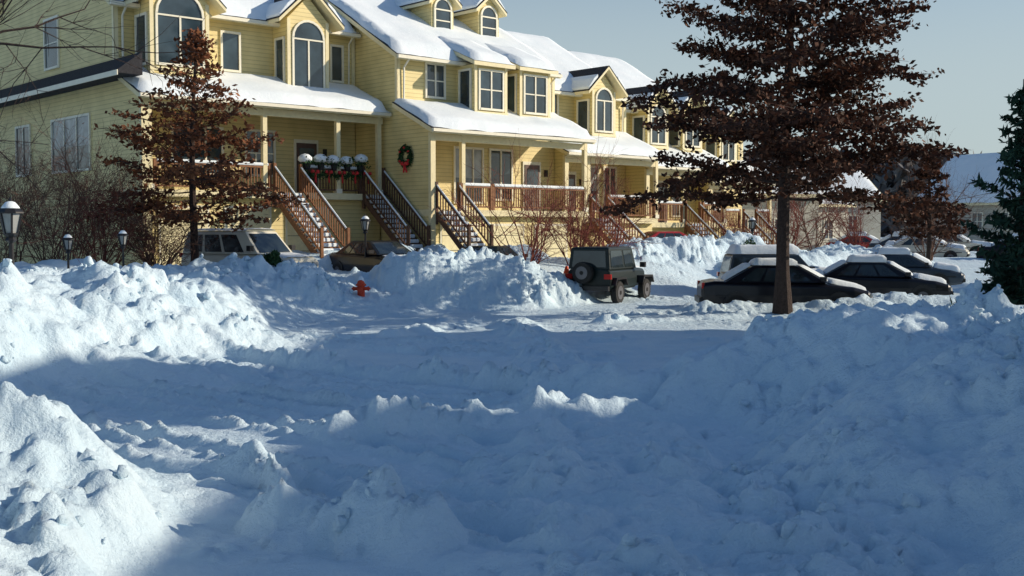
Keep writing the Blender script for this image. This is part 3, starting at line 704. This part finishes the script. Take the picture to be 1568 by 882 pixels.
    if trunk and 'trunk' in snow: cap(trunk[0],trunk[1],trunk[2]+.01,trunk[3]+.01,.66,'trunk_snow',th*.8)
    if 'screen' in snow and kind=='sedan': cap(.35,1.12,1.40,.98,.6,'windscreen_snow',th*.6)
    if 'back' in snow and kind=='sedan': cap(-1.72,-1.0,.98,1.4,.56,'rear_screen_snow',th*.6)
    return P
CARG=mat('car_glass',(.02,.03,.035),.05,.3,3,spec=.8)
PBLK=mat('black_paint',(.006,.007,.012),.3,.1,spec=.35,coat=.1); PGRN=mat('dark_green_paint',(.004,.012,.012),.4,.1,spec=.3,coat=.05)
PWHT=mat('white_paint',(.68,.65,.54),.4,.05,coat=.2); PRED=mat('red_paint',(.35,.02,.02),.3,.1,coat=.5); PGRY=mat('grey_paint',(.035,.05,.07),.35,.1,coat=.2)
vehicle('parked_offroader',(3.5,40.6,gz(3.5,40.6)-.12),math.radians(62),'offroad',PGRN,('hood',),.08,1,1.07)
vehicle('parked_car',(8.9,37.3,-.24),math.radians(-4),'sedan',PBLK,('roof','hood','screen','back'),.17,2,1.16)
vehicle('parked_car',(13.1,41.0,-.14),math.radians(-12),'sedan',PBLK,('roof','hood','trunk','screen','back'),.22,3,1.08)
vehicle('parked_car',(10.3,43.6,-.15),math.radians(2),'suv',PGRY,('roof','hood'),.35,4)
vehicle('parked_car',(15.6,45.5,.15),math.radians(-20),'sedan',PGRY,('roof','hood','trunk','screen','back'),.28,5)
vehicle('parked_suv',(-8.5,36.9,.74),math.radians(-30),'suv',PWHT,('roof','hood'),.08,6,1.0)
vehicle('parked_car',(-4.7,40.4,.74),math.radians(-50),'sedan',PBLK,('hood',),.05,7)
vehicle('parked_car',(-.75,41.0,.55),math.radians(70),'sedan',PGRN,('hood',),.06,8)
vehicle('parked_car',(7.4,53.5,gz(7.4,53.5)-.1),math.radians(20),'sedan',PRED,('hood',),.1,9)
for i,(x,y,h,p) in enumerate([(24,66,-25,PWHT),(25,72,-20,PGRY),(28,62,-30,PBLK),(24,78,-20,PRED),(31,80,-20,PWHT)]):
    vehicle('parked_car',(x,y,gz(x,y)-.35),math.radians(h),'sedan',p,('roof','hood','trunk','screen','back'),.3,20+i)

# ------------------------------------------------------------ hydrant and cone
def hydrant(x,y,z):
    P=empty('fire_hydrant',(x,y,z)); B=MB()
    B.lathe([(.17,0),(.17,.05),(.12,.06),(.115,.50),(.16,.51),(.16,.56),(.125,.57),(.11,.64),(.07,.70),(.03,.72),(.03,.77),(.005,.775)],(0,0,0),'z',16,0)
    for a in (-1,1):
        B.lathe([(.055,0),(.055,.10),(.07,.10),(.07,.15),(.03,.16),(.03,.19)] if a>0 else [(.03,-.19),(.03,-.16),(.07,-.15),(.07,-.10),(.055,-.10),(.055,0)],(a*.10,0,.42),'x',10,0)
    B.lathe([(.03,-.22),(.085,-.20),(.085,-.14),(.07,-.14),(.07,0)],(0,-.08,.38),'y',12,0)
    B.build('hydrant_body',[HYD],P)
    S=MB(); S.lathe([(.125,.575),(.12,.63),(.08,.72),(.04,.79),(.01,.80)],(0,.02,.01),'z',12,0); S.build('snow_cap',[SNOWR],P,smooth=True)
hydrant(-4.65,35.0,gz(-4.65,35.0)-.2)
def cone(x,y,s,name='traffic_cone'):
    z=gz(x,y)-.06; P=empty(name,(x,y,z)); B=MB();W=MB()
    B.lathe([(.19*s,.03),(.05*s,.50*s),(.025*s,.52*s)],(0,0,0),'z',14,0); B.box(-.24*s,.24*s,-.24*s,.24*s,0,.03,0)
    W.lathe([(.155*s,.18*s),(.128*s,.25*s)],(0,0,0),'z',14,0); B.build('cone_body',[ORANGE],P);W.build('reflective_band',[TRIMW],P)
cone(2.0,41.6,1.0)

# ------------------------------------------------------------ distant houses
def far_house(loc,rz,w,d,h,rh,side,name='house'):
    P=empty(name,loc,rz);B=MB()
    B.prism_x([(0,-1),(0,h),(d/2,h+rh),(d,h),(d,-1)],0,w,0)
    for sg in (0,1):
        k=rh/(d/2); za=h-k*.5
        if sg==0: B.prism_x([(-.5,za-.1),(-.5,za+.1),(d/2,h+rh+.1),(d/2,h+rh-.1)],-.4,w+.4,1)
        else: B.prism_x([(d+.5,za-.1),(d+.5,za+.1),(d/2,h+rh+.1),(d/2,h+rh-.1)],-.4,w+.4,1)
    n=int(w/2.6)
    for i in range(n):
        for z0 in (1.0,3.8):
            if z0+1.3<h: win(B,'F',0,i*2.6+.9,i*2.6+1.9,z0,z0+1.4,2,2)
    for z0 in (1.0,3.8):
        if z0+1.3<h: win(B,'L',0,d*.3,d*.3+1,z0,z0+1.4,1,2); win(B,'L',0,d*.65,d*.65+1,z0,z0+1.4,1,2)
    B.build('walls_and_roof',[side]+HM[1:],P)
    k=rh/(d/2)
    snow_sheet(-.35,w+.35,-.45,h-k*.45+.11,d/2,h+rh+.11,.22,'roof_snow',P,.1,n=24)
    snow_sheet(-.35,w+.35,d+.45,h-k*.45+.11,d/2,h+rh+.11,.22,'back_roof_snow',P,.1,n=24)
far_house((14.5,76,.8),math.radians(20),7,8,4.2,1.6,SIDE2)
far_house((19.5,86,.8),math.radians(35),9,8,3.8,1.8,SIDE2)
far_house((37,104,1.5),math.radians(-62),12,9,3.6,4.0,SIDE2)
far_house((50,128,1.5),math.radians(-30),14,9,4.4,3.0,SIDE2)
far_house((30,120,1.5),math.radians(15),10,9,4.4,3.0,SIDE2)
# row of houses across the road, right of the view; they shade the street,
# with a gap between two of them that lets a narrow band of sun through
for (y0,y1,H) in ((-14,16.6,10.9),(18.5,22.3,13.3),(22.35,30.6,11.6)):
    far_house((28,y0,0),math.radians(90),y1-y0,8,H-3.2,3.0,SIDE,'townhouse')

def treeline():
    rng=np.random.default_rng(77); C=[]
    for i in range(420):
        a=rng.uniform(-.05,.62); d=rng.uniform(150,260); x=a*d;y=d
        h=rng.uniform(7,10)+(d-135)*.06; n=150
        t=rng.random((n,1)); w=(2.2*np.sin(np.pi*np.clip(t*.85+.1,0,1))+.4)
        C.append(np.array([x,y,1.5])+np.concatenate([rng.normal(size=(n,2))*w,t*h],1))
    V,F=quads(np.concatenate(C),1.1,rng,asp=2.2); np_mesh('distant_trees',V,F,[BROWNF])
treeline()

# ------------------------------------------------------------ light, sky, camera
w=bpy.data.worlds.new('World'); scene.world=w; w.use_nodes=True; nt=w.node_tree
bg=nt.nodes['Background']; sky=nt.nodes.new('ShaderNodeTexSky'); sky.sky_type='NISHITA'; sky.sun_disc=False
EL=22; RZ=96; SK=.115
sky.sun_elevation=math.radians(EL); sky.sun_rotation=math.radians(180-RZ); sky.air_density=1.2; sky.dust_density=1.0; sky.ozone_density=5.0
# winter haze low over the horizon
tc=nt.nodes.new('ShaderNodeTexCoord'); sx=nt.nodes.new('ShaderNodeSeparateXYZ'); nt.links.new(tc.outputs['Generated'],sx.inputs[0])
mr=nt.nodes.new('ShaderNodeMapRange'); mr.interpolation_type='SMOOTHSTEP'
mr.inputs['From Min'].default_value=.10; mr.inputs['From Max'].default_value=.34; mr.inputs['To Min'].default_value=.82; mr.inputs['To Max'].default_value=0
nt.links.new(sx.outputs['Z'],mr.inputs['Value'])
mx=nt.nodes.new('ShaderNodeMix'); mx.data_type='RGBA'; mx.inputs[7].default_value=(.50/SK,.59/SK,.61/SK,1)
nt.links.new(mr.outputs['Result'],mx.inputs[0]); nt.links.new(sky.outputs[0],mx.inputs[6]); nt.links.new(mx.outputs[2],bg.inputs['Color'])
bg.inputs['Strength'].default_value=SK
sd=bpy.data.lights.new('sun','SUN'); sd.energy=5.0; sd.angle=math.radians(.5); sd.color=(1,.86,.68)
so=bpy.data.objects.new('sun',sd); link(so); so.rotation_euler=(math.radians(90-EL),0,math.radians(RZ)); so.location=(0,0,30)
cd=bpy.data.cameras.new('camera'); cam=bpy.data.objects.new('camera',cd); link(cam)
cd.sensor_width=36; cd.lens=40.0; cd.clip_end=6000; cd.clip_start=.1
cam.location=(0,0,2.6); cam.rotation_euler=(math.radians(90-3.0),0,0)
scene.camera=cam
